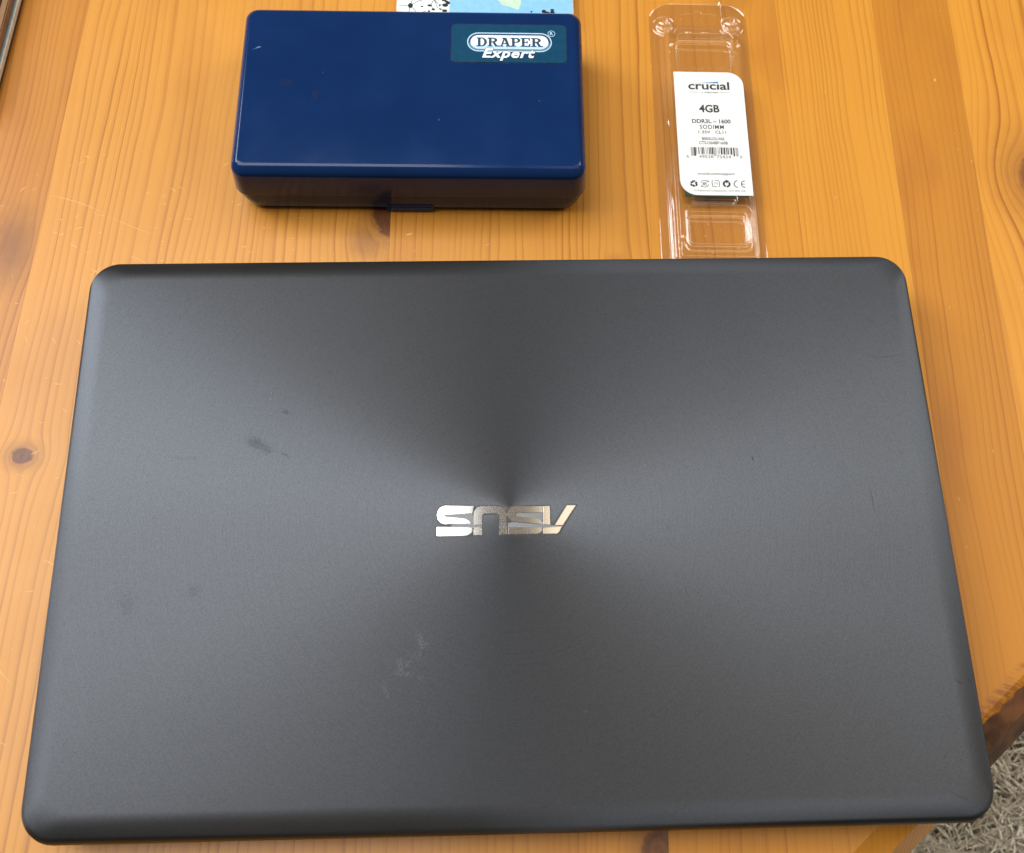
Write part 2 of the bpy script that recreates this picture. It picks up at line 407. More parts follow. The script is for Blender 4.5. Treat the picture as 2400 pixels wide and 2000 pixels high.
tl.bump(tl.math('ADD', tl.math('MULTIPLY', groove, .3), fine), .05, .0002)
base_m = plain('base_plastic', (.018, .018, .019), .5, scale=900)
HX, HY = .1900, .1255
mobj('base', loft([(HX - .016, HY - .014, .012, .0006), (HX - .006, HY - .005, .014, .004), (HX - .0018, HY - .0016, .013, .0085), (HX - .0015, HY - .0014, .013, .0150)], off=(0, 0)), base_m, lap, R(50))
prof_l = [(.0012, .0158), (.0003, .0162), (.0, .0172), (.0, .0188), (.0004, .0197)]
rings = [(HX - s, HY - s, .0135 - s * .5, z) for s, z in prof_l]
for k in range(1, 25):
    q = (k / 24) ** 1.6; s = .0004 + .0112 * q
    rings.append((HX - s, HY - s, .0133 - .35 * s, .0197 + .0028 * (1 - (1 - min(1, s / .0028)) ** 2.6) + .0030 * (1 - (1 - q) ** 2.0)))
rings.append((HX - .020, HY - .020, .009, .02552))
lid = mobj('lid', loft(rings, off=(0, 0)), tl.m, lap, R(60))
mobj('seam', loft([(HX - .0035, HY - .0033, .012, .0149), (HX - .0035, HY - .0033, .012, .0159)], off=(0, 0)), base_m, lap)
# chrome emblem
chrome = NT('chrome'); chrome.set(Base_Color=(.80, .77, .72), Metallic=1.0, Roughness=.09)
def e4(x, y):
    u, v = x / 2100, y / 800
    P00, P10, P01, P11 = (-38.39, 16.48), (38.8, 15.32), (-38.21, -13.48), (37.4, -14.72)
    return tuple(((1 - u) * (1 - v) * P00[k] + u * (1 - v) * P10[k] + (1 - u) * v * P01[k] + u * v * P11[k]) * .0009905 + (.00015, -.0026)[k] for k in (0, 1))
letters = [
    [[(652, 236), (312, 236), (264, 252), (232, 292), (219, 345), (232, 398), (264, 433), (306, 448), (430, 442), (618, 452), (607, 425), (588, 403), (555, 388), (500, 381), (332, 368), (310, 360), (304, 350), (312, 340), (332, 335), (634, 325), (642, 290)],
     [(217, 484), (636, 488), (636, 520), (626, 548), (600, 570), (560, 583), (217, 588)]],
    [[(648, 460), (646, 335), (657, 290), (692, 252), (742, 237), (920, 236), (975, 246), (1012, 275), (1033, 320), (1036, 474), (950, 472), (946, 345), (926, 326), (772, 326), (752, 341), (748, 462)],
     [(648, 488), (746, 488), (748, 577), (646, 579)], [(950, 486), (1040, 486), (1041, 568), (950, 571)]],
    [[(1452, 238), (1112, 241), (1074, 256), (1049, 290), (1040, 330), (1052, 375), (1078, 404), (1112, 423), (1448, 450), (1446, 430), (1428, 401), (1390, 384), (1157, 359), (1134, 347), (1133, 329), (1152, 320), (1452, 315)],
     [(1056, 486), (1450, 490), (1449, 530), (1430, 549), (1390, 564), (1056, 569)]],
    [[(1461, 238), (1540, 237), (1547, 461), (1461, 453)], [(1741, 229), (1850, 228), (1692, 465), (1597, 464)],
     [(1461, 491), (1600, 480), (1670, 476), (1686, 474), (1650, 543), (1626, 562), (1461, 565)]],
]
emb = mobj('emblem_recess', flat([[e4(*p) for p in q] for q in (
    [(204, 470), (204, 600), (570, 597), (640, 588), (760, 590), (760, 350), (775, 338), (925, 338), (935, 350), (935, 586), (1060, 582), (1400, 578), (1640, 574), (1665, 555), (1870, 215), (1735, 215), (1580, 445), (1560, 440), (1553, 222), (1110, 226), (1060, 245), (1030, 282), (985, 232), (920, 222), (740, 222), (690, 235), (665, 248), (660, 222), (310, 222), (250, 240), (215, 290), (205, 345), (218, 405), (250, 445), (300, 464)],)], .02556),
    plain('emblem_gap', (.030, .031, .033), .5), lid)
for parts in letters:
    bmj = bmesh.new()
    for q in parts:
        me = prism([e4(*p) for p in q], .02530, .02592, .00014, 3); bmj.from_mesh(me); bpy.data.meshes.remove(me)
    mobj('emblem_letter', bm_mesh(bmj), chrome.m, lid, R(30))
# the grey inlays between the strokes
inl = plain('emblem_inlay', (.16, .165, .172), .42, .6, scale=1500)
mobj('emblem_inlay', flat([[e4(*p) for p in q] for q in (
    [(312, 352), (334, 334), (640, 325), (645, 460), (640, 487), (390, 480), (385, 460), (430, 443), (618, 453), (606, 424), (586, 402), (554, 387), (500, 380), (332, 367)],
    [(645, 459), (747, 463), (747, 489), (645, 487)], [(948, 472), (1040, 474), (1040, 486), (948, 486)],
    [(1135, 340), (1152, 320), (1455, 315), (1458, 490), (1052, 486), (1048, 440), (1110, 424), (1449, 452), (1446, 429), (1427, 400), (1390, 383), (1157, 358)],
    [(1458, 455), (1600, 464), (1672, 470), (1600, 481), (1458, 491)])], .02560, .000002), inl, lid)
# marks on the lid (measured on the lid, mm)
dark_m = plain('lid_mark', (.022, .022, .024), .6); pale_m = plain('lid_scuff', (.135, .136, .140), .5, .55)
def mm(p): return [(x * .00099 + .0002, y * .00099 - .0018) for x, y in p]
ZL = .025545
dk = []
for p, wd in (([(-145.2, 106.1), (-144.2, 106.8), (-143, 107)], .5), ([(-98.3, 50.4), (-98, 51.3)], .6), ([(-97.4, 50.5), (-97, 51.4)], .6), ([(-96.5, 50.7), (-96, 51.5)], .5),
              ([(107.6, 27.2), (107.8, 26), (107.7, 24.9)], .6), ([(157.3, 12.6), (157.9, 7), (157.8, 0.2)], .22), ([(163.6, 75.5), (168, 73.9), (172.1, 73.7), (177, 74.2), (180.7, 75.1)], .18),
              ([(168.5, 92.9), (169.5, 92.0), (170.7, 91.4)], .35), ([(73.3, -30.2), (73.6, -32), (74.2, -34.1)], .35), ([(29.0, -86.8), (29.2, -90), (29.7, -93.6)], .38), ([(29.7, -94.4), (30.5, -94.2)], .4),
              ([(168.9, -112), (173.5, -114.4), (178.5, -116.3)], .22), ([(180.6, -70.2), (182, -71), (183.4, -71.7)], .35), ([(58.3, 118.3), (58.8, 118.1)], .6), ([(47.8, -114.5), (48.4, -115.5)], .5),
              ([(-98.5, 33), (-96, 30.8), (-93.4, 28.7)], .2), ([(-34.8, -66.5), (-32.5, -68.4), (-31, -69.3)], .25), ([(153, 95.5), (154.3, 95.6)], .6), ([(108.5, 77), (111, 74.3)], .15),
              ([(121, 48), (119.8, 42), (120.5, 36)], .12)):
    dk += strip(mm(p), wd / 1000, True)
for x, y, r in ((-148.4, 33.6, .35), (177.3, -90.8, .35), (171.9, -99.9, .4), (177.9, -101.3, .45), (159.5, -109.2, .4), (-8, 58, .2), (-77, 84, .18), (44, 42, .15), (150, -60, .2), (-120, -70, .22), (136, -20, .2), (20, 76, .15), (104, -48.8, .3)):
    dk.append(disc(x * .00099 + .0002, y * .00099 - .0018, r / 1000, r / 1400, 10, x))
random.seed(21)
for _ in range(34):
    x = random.choice((random.uniform(95, 178), random.uniform(-178, 178))); y = random.uniform(-112, 116); a = random.uniform(-1.8, .2); L = random.choice((.5, .8, 1.6, 2.6))
    dk += strip(mm([(x, y), (x + L * .5 * math.cos(a), y + L * .5 * math.sin(a)), (x + L * math.cos(a + .2), y + L * math.sin(a + .2))]), random.uniform(.12, .3) / 1000, True)
mo = mobj('dark_scratches', flat(dk, ZL, .0000003), dark_m, lid); mo['kind'] = 'stuff'
random.seed(5); pale = []
for p, wd in (([(-37.8, -46), (-37.2, -48.5), (-36, -51), (-36.6, -54), (-38.3, -57.5)], .35), ([(-38.5, -47.5), (-37.6, -50.5), (-36.2, -52.5)], .3), ([(-38.9, -56), (-41.5, -58.6), (-43.2, -61)], .4), ([(-47, -58), (-45.5, -60.5), (-43.2, -62.8)], .45),
              ([(-46.2, -60.8), (-44.9, -63)], .4), ([(-45, -57.5), (-44.4, -60.5)], .3), ([(-48, -62.8), (-44, -64), (-39, -63.6)], .18), ([(-37.6, -64.6), (-36, -66)], .4), ([(-35.4, -51.8), (-33.4, -51.6)], .2),
              ([(-147.5, 31.4), (-141, 29.8), (-136, 30.1), (-131.6, 31)], .25), ([(-104, 64), (-104, 56)], .15), ([(-104, 50), (-99, 47)], .15), ([(-52, -66), (-51, -70), (-49.8, -72.6)], .2), ([(29.0, -80), (30, -79)], .15)):
    for (xa, ya), (xb, yb) in zip(p, p[1:]):
        for _ in range(int(6 + 5 * math.hypot(xb - xa, yb - ya))):
            q = random.random(); sp = .25 + 1.1 * wd
            x = xa + (xb - xa) * q + random.gauss(0, sp); y = ya + (yb - ya) * q + random.gauss(0, sp)
            a = random.gauss(.9, .7); L = random.uniform(.1, .55)
            pale += strip(mm([(x, y), (x + L * math.cos(a), y + L * math.sin(a))]), random.uniform(.05, .16) / 1000)
for _ in range(90):
    x, y = random.uniform(-175, 175), random.uniform(-110, 110)
    pale.append(disc(x / 1000, y / 1000, random.uniform(.06, .16) / 1000, None, 6))
mo = mobj('pale_scuffs', flat(pale, ZL + .000004, .0000003), pale_m, lid); mo['kind'] = 'stuff'
rub = NT('rub_mark'); rub.set(Base_Color=rub.mix(rub.noise(rub.tc, 700, 3), (.028, .029, .031), (.060, .062, .066)), Roughness=.5, Metallic=.6)
random.seed(3)
blob = []
for x0, y0, sx_, sy_, n_ in ((-109.5, 36.5, 2.0, 1.5, 480), (-104.5, 34, 1.4, 1.2, 160), (-98, 31.5, 2.0, .3, 40), (-157.6, -33, 2.4, 3.0, 330), (-131, -28, 1.3, 1.6, 130), (-97, 51, .7, .5, 60)):
    for _ in range(n_):
        dx_ = random.gauss(0, sx_); x = x0 + dx_; y = y0 - dx_ * .28 + random.gauss(0, sy_); a = random.gauss(-.4, .8); L = random.uniform(.1, .5)
        blob += strip(mm([(x, y), (x + L * math.cos(a), y + L * math.sin(a))]), random.uniform(.08, .2) / 1000)
mobj('rub_marks', flat(blob, ZL + .000002, .000000004), rub.m, lid)['kind'] = 'stuff'

# ------------------------------------------------------------------ blue tool case
case = thing('tool_case', 'glossy dark blue plastic tool case with a teal brand sticker, behind the laptop', 'tool case', (-.0422, .2126, 0), R(-1.12)); case.scale = (1.0085, 1.0285, 1)
tb = NT('blue_plastic')
sm = tb.noise(tb.tc, 22, 4, .6); sm2 = tb.noise(tb.tc, 160, 3)
tb.set(Base_Color=tb.mix(tb.mr(sm, .3, .7), (.0030, .0190, .078), (.0038, .0225, .090)),
       Roughness=tb.math('ADD', tb.mr(sm, .35, .7, .10, .15), tb.math('MULTIPLY', tb.math('SUBTRACT', sm2, .5), .03)))
tb.p.inputs['Specular IOR Level'].default_value = .27
tb.bump(tb.noise(tb.tc, 1500, 2), .03, .0002)
hx, hy, off = .0843, .0482, (-.0003, .0008)
rr_ = [(hx - .0009, hy - .0009, .0062, .0142), (hx - .0002, hy - .0002, .0066, .0146), (hx, hy, .0066, .0160), (hx - .0008, hy - .0008, .0066, .0292)]
for s_, z_ in ((.0010, .0300), (.0013, .0309), (.0018, .0317), (.0024, .0324), (.0031, .03305), (.0036, .03345), (.0039, .03365), (.0042, .03380), (.0046, .03392), (.0051, .03398), (.0056, .0340)):
    rr_.append((hx - s_, hy - s_, .0066 - s_ * .6, z_))
clid = mobj('lid', loft(rr_, off=off), tb.m, case, R(50))
mobj('base', loft([(hx - .0046, hy - .0040, .0095, .0), (hx - .0028, hy - .0024, .0100, .0008), (hx - .0014, hy - .0012, .0095, .0042), (hx - .0008, hy - .0006, .0080, .0098), (hx - .0007, hy - .0006, .0075, .0138)], off=off), tb.m, case, R(50))
lm = loft([(.0118, .0020, .0010, .0004), (.0121, .0024, .0012, .0010), (.0121, .0024, .0012, .0060), (.0117, .0020, .0010, .0065)], off=(-.0012, -.0444))
latch = mobj('latch', lm, tb.m, case, R(40))
mobj('latch_ridge', loft([(.0095, .0003, .0002, .0036), (.0095, .0003, .0002, .0043)], off=(-.0012, -.0470)), tb.m, latch)
# sticker: local metres
def mmp(p): return [(x / 1000, y / 1000) for x, y in p]
ZT = .03402
stk_pts = [(x + .0469, y + .0266) for x, y in rrect(.0282, .0112, .0024, 6, 2)]
teal = plain('sticker_teal', (.003, .050, .102), .22, var=.06)
white = plain('print_white', (.80, .82, .82), .35, var=.04); navy = plain('print_navy', (.012, .055, .105), .35, var=.05)
paleb = plain('print_pale_blue', (.42, .62, .78), .35, var=.05); midb = plain('print_mid_blue', (.10, .22, .33), .35, var=.05)
mobj('sticker_well_shade', prism([(x + .0469, y + .0266) for x, y in rrect(.0288, .0118, .0028, 6, 2)], ZT - .0001, ZT + .00002), plain('well_shadow', (.004, .012, .05), .3), clid)  # flat dark rim, the shade of a shallow recess painted round the sticker
sticker = mobj('sticker', prism(stk_pts, ZT, ZT + .00018, .00005, 1), teal, clid)
zz = ZT + .00020
# three levels only: the prints hang under the case lid beside the sticker
cx, cy = .04715, .0273
mobj('emblem_border', flat([stadium(cx, cy, .0208, .0056)], zz), paleb, clid)
mobj('emblem_band', flat([stadium(cx, cy, .0202, .0050)], zz + .00002), navy, clid)
mobj('emblem_band', flat([[(x, min(y, cy - .0008)) for x, y in stadium(cx, cy, .0200, .0048)]], zz + .00003), midb, clid)
mobj('emblem_field', flat([stadium(cx, cy, .0191, .0040)], zz + .00005), white, clid)
mobj('emblem_field', flat([[(x, min(y, cy - .0022)) for x, y in stadium(cx, cy, .0189, .0038)]], zz + .00006), paleb, clid)
# slab-serif lettering built stroke by stroke (unit box 1 high)
def slab(ch):
    S = .26; h = .13; P = []
    def stem(x, serif=True, top=True, bot=True):
        P.append(rect(x, 0, x + S, 1))
        if serif:
            if top: P.append(rect(x - .13, 1 - h, x + S + .06, 1))
            if bot: P.append(rect(x - .13, 0, x + S + .13, h))
    def bowl(x, y0, y1, rx, th):
        cy_ = (y0 + y1) / 2; ry = (y1 - y0) / 2; pts = []
        n = 12
        P.append(rect(x, y1 - h, x + .12, y1)); P.append(rect(x, y0, x + .12, y0 + h))
        for i in range(n):
            a0, a1 = R(-90 + 180 * i / n), R(-90 + 180 * (i + 1) / n)
            P.append([(x + .1 + (rx - th) * math.cos(a0), cy_ + (ry - h) * math.sin(a0)), (x + .1 + rx * math.cos(a0), cy_ + ry * math.sin(a0)),
                      (x + .1 + rx * math.cos(a1), cy_ + ry * math.sin(a1)), (x + .1 + (rx - th) * math.cos(a1), cy_ + (ry - h) * math.sin(a1))])
    if ch == 'D': stem(.13); bowl(.39, 0, 1, .52, .27); return P, 1.12
    if ch == 'P': stem(.13); bowl(.39, .42, 1, .46, .26); return P, 1.02
    if ch == 'R':
        stem(.13); bowl(.39, .45, 1, .46, .26); P.append([(.45, .50), (.72, .50), (1.02, .0), (.74, .0)]); P.append(rect(.74, 0, 1.14, h)); return P, 1.18
    if ch == 'A':
        P.append([(.13, 0), (.30, 0), (.62, 1), (.45, 1)]); P.append([(.45, 1), (.72, 1), (1.05, 0), (.78, 0)]); P.append(rect(.30, .27, .86, .39))
        P.append(rect(0, 0, .42, h)); P.append(rect(.66, 0, 1.16, h)); P.append(rect(.30, 1 - h, .60, 1)); return P, 1.18
    if ch == 'E':
        stem(.13); P.append(rect(.3, 1 - h, .92, 1)); P.append(rect(.3, 0, .96, h)); P.append(rect(.3, .45, .66, .57))
        P.append([(.80, .68), (.92, .68), (.92, 1), (.72, 1)]); P.append([(.74, 0), (.96, 0), (.96, .34), (.84, .34)]); P.append(rect(.60, .36, .70, .66)); return P, 1.08
X = 0; glyphs = []
for ch in 'DRAPER':
    P, wd = slab(ch); glyphs.append((X, P)); X += wd - .06
sx = (.0634 - .0310) / (X + .0)
for gx, P in glyphs:
    pts = [[(.0310 + (gx + x) * sx, .0246 + y * .0053 + .0000) for x, y in q] for q in P]
    mobj('brand_letter', flat(pts, zz + .00008, .000001), navy, clid)
mobj('script_outline', text_mesh('Expert', (.0335, .0600, .0160, .0238), .048, .28, 1.10, zz + .00011), navy, clid)
mobj('script_lettering', text_mesh('Expert', (.0338, .0597, .0163, .0235), .030, .28, 1.10, zz + .00014), white, clid)
mobj('trademark_sign', flat(ring(.0678, .0326, .0017, .00028, n=20), zz + .00004, 0), paleb, clid)
mobj('trademark_sign', text_mesh('R', (.0671, .0686, .0317, .0336), .02, 0, 1, zz + .00005), paleb, clid)
# wear on the case top
wear = []
for p, wd in (([(-76.5, 22), (-75, 22.9), (-73.8, 23.1)], .8), ([(-77.5, 21.6), (-76.9, 21.8)], .4), ([(13.5, -17), (13.6, -18)], .35), ([(-43, 8.5), (-42.8, 8.9)], .3), ([(61.3, -6), (61.4, -6.6)], .4)):
    wear += strip(mmp(p), wd / 1000, True)
wo = mobj('scuff', flat(wear, ZT + .00001, .0000005), plain('blue_scuff', (.10, .14, .24), .5), clid); wo['kind'] = 'stuff'
thumb = NT('finger_smudge'); thumb.set(Base_Color=(.0030, .016, .066), Roughness=.18); thumb.p.inputs['Specular IOR Level'].default_value = .42
mobj('smudge', flat([disc(-.0598, .0025, .0031, .0022, 14, .5)], ZT + .000004), thumb.m, clid)
mobj('smudge', flat([disc(-.0457, -.0042, .0016, .0027, 14, .2)], ZT + .000004), thumb.m, clid)

# ------------------------------------------------------------------ coaster behind the case
coaster = thing('coaster', 'pale blue coaster with black flower stems printed on it, half hidden behind the blue case', 'coaster', (-.0048, .3279, 0), R(-1.07), 'printed coasters'); coaster.scale = (1.018, 1.043, 1)
cork = plain('cork', (.20, .105, .05), .9, var=.4, scale=900)
cream = plain('cream_edge', (.62, .57, .46), .5); sky = plain('coaster_blue', (.24, .50, .76), .32, var=.05)
ink = plain('black_ink', (.012, .013, .014), .4)
HC = .0468
mobj('cork_base', loft([(HC - .0003, HC - .0003, .0055, .0), (HC - .0003, HC - .0003, .0055, .0016)]), cork, coaster)
mobj('board', loft([(HC, HC, .006, .0017), (HC, HC, .006, .0038), (HC - .0004, HC - .0004, .0056, .0042)]), cream, coaster)
mobj('print_surface', flat([rrect(HC - .0006, HC - .0006, .0055, 6, 2)], .00424), sky, coaster)
cl = lambda wx, wy: (wx + .0052, wy - .3235)
pw = [cl(-.0514, .2757), cl(-.0246, .2757)] + [cl(-.0246 + .0008 * math.sin(k * 2.2), .2757 + .012 * k) for k in range(1, 5)] + [cl(-.0514, .33)]
pm = mobj('white_panel', flat([pw], .00426), plain('panel_white', (.74, .80, .76), .35, var=.03), coaster)
dots, stems = [], []
for wx, wy, rx, ry in ((-.0446, .2863, .0017, .0021), (-.0385, .2858, .0009, .0006), (-.0345, .2865, .0016, .0009), (-.0372, .2822, .0009, .0008), (-.0348, .2828, .0009, .0007), (-.0325, .2840, .0012, .0009),
                       (-.0287, .2842, .0009, .0006), (-.0263, .2868, .0020, .0015), (-.0268, .2832, .0014, .0011), (-.0238 - .0022, .2832, .0011, .0010), (-.0255, .2890, .0014, .0010), (-.0292, .2864, .0008, .0006), (-.0288, .2808, .0026, .0012), (-.0312, .2803, .0012, .0008), (-.0270, .2900, .0016, .0010), (-.0236 - .0012, .2882, .0014, .0012),
                       (.0192, .2832, .0007, .0007), (.0258, .2835, .0016, .0014), (.0275, .2822, .0018, .0016), (.0302, .2828, .0016, .0014), (.0302, .2845, .0014, .0008), (.0338, .2809, .0010, .0008), (.0312, .2792, .0011, .0009), (.0366, .2788, .0010, .0008)):
    dots.append(disc(*cl(wx, wy), rx * .78, ry * .78, 16))
for p in ([(-.0446, .2863), (-.0452, .283), (-.0446, .277)], [(-.0446, .2863), (-.042, .283), (-.0395, .277)], [(-.0446, .2863), (-.041, .289), (-.036, .291)], [(-.0446, .2863), (-.044, .289), (-.0425, .293)], [(-.0446, .2863), (-.051, .2865)],
          [(-.0322, .2905), (-.0338, .287), (-.0328, .2842)], [(-.0322, .2905), (-.0305, .2855), (-.0272, .2834)], [(-.0322, .2905), (-.030, .2875), (-.0268, .2868)], [(-.036, .277), (-.0355, .2808), (-.0325, .2822)], [(-.0365, .277), (-.036, .281), (-.0348, .2828)],
          [(.0252, .2755), (.0250, .2795), (.0258, .2835)], [(.0266, .2755), (.0268, .279), (.0275, .2822)], [(.0270, .2755), (.0280, .2790), (.0302, .2828)], [(.030, .2755), (.031, .2775), (.0312, .2792)]):
    stems += strip([cl(*q) for q in p], .00032)
mobj('printed_flowers', flat(dots, .00430, .000001), ink, coaster)['kind'] = 'stuff'
mobj('printed_stems', flat(stems, .00428, .0000003), ink, coaster)['kind'] = 'stuff'
mobj('printed_patch', flat([[cl(*q) for q in ((.002, .300), (.0, .293), (.0035, .2875), (.0085, .2858), (.0125, .2842), (.0138, .289), (.0125, .300))]], .00426), plain('patch_green', (.50, .66, .50), .35, var=.06), coaster)

# ------------------------------------------------------------------ mat, wooden holder and coaster at the far left
A5 = R(-4.0)
mat_t = thing('placemat', 'grey blue placemat with a cream edge at the far left of the table', 'placemat', (-.2530, .2986, 0), A5)
def rel(pts, z0, z1, bev=0.0): return prism(mmp(pts), z0 / 1000, z1 / 1000, bev)
mobj('cork_base', rel([(-70, -80), (-.6, -80), (-.6, 90), (-70, 90)], 0, 2.6), plain('dark_cork', (.07, .032, .014), .9, var=.4, scale=900), mat_t)
mobj('board', rel([(-70, -80), (.0, -80), (.0, 90), (-70, 90)], 2.7, 5.6, .0003), cream, mat_t)
mobj('print_surface', rel([(-69.6, -79.6), (-.5, -79.6), (-.5, 89.6), (-69.6, 89.6)], 5.61, 5.66), plain('mat_blue', (.20, .30, .33), .3, var=.1, scale=120), mat_t)
hold = thing('wooden_holder', 'brown grooved wooden holder standing on the placemat at the far left', 'holder', (-.2530, .2986, .0057), A5)
wd_m = wood('brown_wood', 14.0, (.23, .125, .055), (.085, .042, .02), 500, .8, tilt=-.09)
mobj('rail', rel([(-5.6, -70), (-1.6, -70), (-1.6, 85), (-5.6, 85)], 0, 5.0, .0006), wd_m, hold)
mobj('rail', rel([(-9.6, -70), (-6.0, -70), (-6.0, 85), (-9.6, 85)], 0, 6.2, .0006), wd_m, hold)
mobj('floor_board', rel([(-62, -70), (-9.8, -70), (-9.8, 85), (-62, 85)], 0, 3), wd_m, hold)
co2 = thing('coaster', 'pale blue coaster with black print lying in the wooden holder at the far left', 'coaster', (-.2530, .2986, .0088), A5, 'printed coasters')
mobj('board', rel([(-58, -62), (-10.2, -62), (-10.2, 70), (-58, 70)], 0, 3.4, .0003), cream, co2)
mobj('print_surface', rel([(-57.6, -61.6), (-10.7, -61.6), (-10.7, 69.6), (-57.6, 69.6)], 3.41, 3.46), plain('mat_pale', (.46, .66, .72), .32, var=.05), co2)
mobj('printed_flowers', flat([disc(-.0128, -.0085, .0011, .0009), disc(-.0150, -.0195, .0011, .0009)] + strip(mmp([(-13, -8.6), (-12.2, -11), (-12.9, -14)]), .00035) + strip(mmp([(-16, -3), (-14, -5), (-12, -5)]), .00035), .00350, .000001), ink, co2)['kind'] = 'stuff'

# ------------------------------------------------------------------ memory module with its paper label
AP = R(-1.48)
mod = thing('memory_module', 'memory module under a white printed label inside the clear plastic pack', 'memory module', (.09001, .16829, 0), AP); mod.scale = (1.0108, 1.0292, 1)
pcb = plain('green_board', (.010, .050, .026), .4); chip = plain('chip_black', (.015, .015, .016), .45); gold = plain('gold_contact', (.75, .50, .16), .3, 1.0)
board = mobj('circuit_board', prism(mmp([(2.2, -.35), (33.5, -.35), (33.5, 68), (2.2, 68)]), .0068, .0076), pcb, mod)
for k in range(4): mobj('chip', prism(mmp(rect(7 + (k % 2) * 11.5, 8 + (k // 2) * 30, 16 + (k % 2) * 11.5, 20 + (k // 2) * 30)), .0054, .0065), chip, mod)
lab = [(0, 72.4), (0, 8.5)]
lab += [(8.5 - 8.5 * math.cos(R(a)), 8.5 - 8.5 * math.sin(R(a))) for a in range(9, 91, 9)]
lab += [(35.8, 0)]
lab += [(35.8, 66)] if False else []
lab += [(35.6 - 8 + 8 * math.cos(R(a)), 72.4 - 8 + 8 * math.sin(R(a))) for a in range(0, 91, 9)]
paper = plain('label_paper', (.86, .86, .83), .55, var=.02)
label = mobj('label', prism(mmp(lab), .0077, .0080), paper, mod)
ZP = .00803
blk = plain('label_ink', (.018, .018, .019), .6, var=.05); grey = plain('label_ink_grey', (.03, .03, .031), .6)
def ltext(body, x0, x1, y0, y1, bold=0.0, m=None, spacing=1.0, shear=0.0):
    mobj('lettering', text_mesh(body, (x0 / 1000, x1 / 1000, y0 / 1000, y1 / 1000), bold, shear, spacing, ZP), m or blk, label)
ltext('cruc\u0131al', 7.1, 28.3, 61.6, 66.5, .022)
mobj('logo_swoosh', flat([mmp([(8.2, 65.5), (14, 65.75), (19, 66.2), (22.6, 66.65), (22.9, 66.2), (22.6, 65.6), (18, 65.6), (13, 65.5)])], ZP + .00001), plain('swoosh_blue', (.03, .25, .50), .5), label)
ltext('by', 13.4, 14.6, 59.3, 60.2, 0, grey)
ltext('micron', 15.2, 22.2, 59.4, 60.7, .01, None, 1.0, .25)
mobj('rule', flat([mmp(rect(7.4, 59.95, 12.5, 60.12))], ZP), grey, label)
mobj('rule', flat([mmp(rect(22.9, 59.85, 28.3, 60.02))], ZP), grey, label)
ltext('4GB', 11.9, 22.3, 47.85, 52.5, .03)
ltext('DDR3L \u2013 1600', 7.9, 27.5, 41.4, 43.9, .026)
ltext('SODIMM', 11.6, 23.8, 38.05, 40.5, .012, None, 1.15)
ltext('1.35V   CL11', 10.8, 24.7, 35.35, 37.1, .022, None, 1.1)
ltext('B005LDLV6S', 12.3, 23.6, 31.45, 33.2, .016)
ltext('CT51264BF160B', 10.6, 25.2, 29.05, 30.8, .016)
digits = [6, 4, 9, 5, 2, 8, 7, 5, 4, 2, 4, 0]
Lc = ['0001101', '0011001', '0010011', '0111101', '0100011', '0110001', '0101111', '0111011', '0110111', '0001011']
bits = '101' + ''.join(Lc[d] for d in digits[:6]) + '01010' + ''.join(''.join('1' if c == '0' else '0' for c in Lc[d]) for d in digits[6:]) + '101'
mod_w = (30.05 - 6.35) / len(bits); bars = []; i = 0
while i < len(bits):
    if bits[i] == '1':
        j = i
        while j < len(bits) and bits[j] == '1': j += 1
        long = i < 10 or i > 84 or 45 <= i < 50
        bars.append(mmp(rect(6.35 + i * mod_w, 22.2 if long else 23.2, 6.35 + j * mod_w, 27.3))); i = j
    else: i += 1
mobj('barcode', flat(bars, ZP, 0), blk, label)
ltext('6', 4.0, 5.2, 21.1, 22.8, 0, grey); ltext('49528', 10.2, 17.4, 21.0, 22.7, 0, grey); ltext('75424', 19.0, 26.2, 21.0, 22.7, 0, grey); ltext('0', 30.7, 31.9, 21.0, 22.7, 0, grey)
ltext('crucial.com/support', 9.0, 27.4, 11.0, 12.9, 0.016, grey, 1.05)
ltext('12 Redwood Crescent E.K. G74 5PA U.K.', 6.7, 32.3, 2.0, 3.1, 0, grey)
# symbols
tri = []
for k in range(3):
    a = 90 + 120 * k; c0 = (6.75, 6.35)
    def rt(x, y, a=a): return (c0[0] + x * math.cos(R(a)) - y * math.sin(R(a)), c0[1] + x * math.sin(R(a)) + y * math.cos(R(a)))
    tri.append([rt(1.9, -.75), rt(1.9, .55), rt(.9, 1.15), rt(.45, .4), rt(1.0, .1), rt(1.0, -.75)])
    tri.append([rt(.3, .2), rt(1.5, 1.4), rt(.2, 1.75)])
mobj('recycling_sign', flat([mmp(q) for q in tri], ZP, .000001), blk, label)
g2 = [mmp(q) for q in strip(arc(12.1, 6.35, 1.9, 30, 170), .3) + strip(arc(12.1, 6.35, 1.9, 210, 350), .3)] + [mmp([(13.4, 8.3), (14.2, 8.0), (13.9, 7.1)]), mmp([(10.8, 4.4), (10.1, 4.8), (10.4, 5.6)])]
mobj('paper_sign', flat(g2, ZP, .000001), blk, label)
ltext('\u7d19', 11.0, 13.2, 5.3, 7.4, .01)
sq = rrect(1.75, 1.75, .6, 5, 3)
sq = [(17.55 + x, 6.5 + y) for x, y in sq]; sq.append(sq[0])
g3 = [q for k, q in enumerate(strip(sq, .32)) if k not in (7, 8, 23)]
mobj('plastic_sign', flat([mmp(q) for q in g3], ZP, .0000005), blk, label)
ltext('\u30d7\u30e9', 16.5, 18.6, 5.7, 7.3, .01)
g4 = [mmp(q) for q in strip(arc(22.95, 6.35, 1.45, 80, 250), 1.0) + strip(arc(22.95, 6.35, 1.45, 265, 400), .95)] + [mmp([(22.6, 8.9), (24.4, 7.9), (22.9, 6.6)])]
mobj('packaging_sign', flat(g4, ZP, .000001), blk, label)
mobj('conformity_mark', flat([mmp(q) for q in strip(arc(28.5, 6.4, 1.85, 90, 270), .45)], ZP, 0), blk, label)
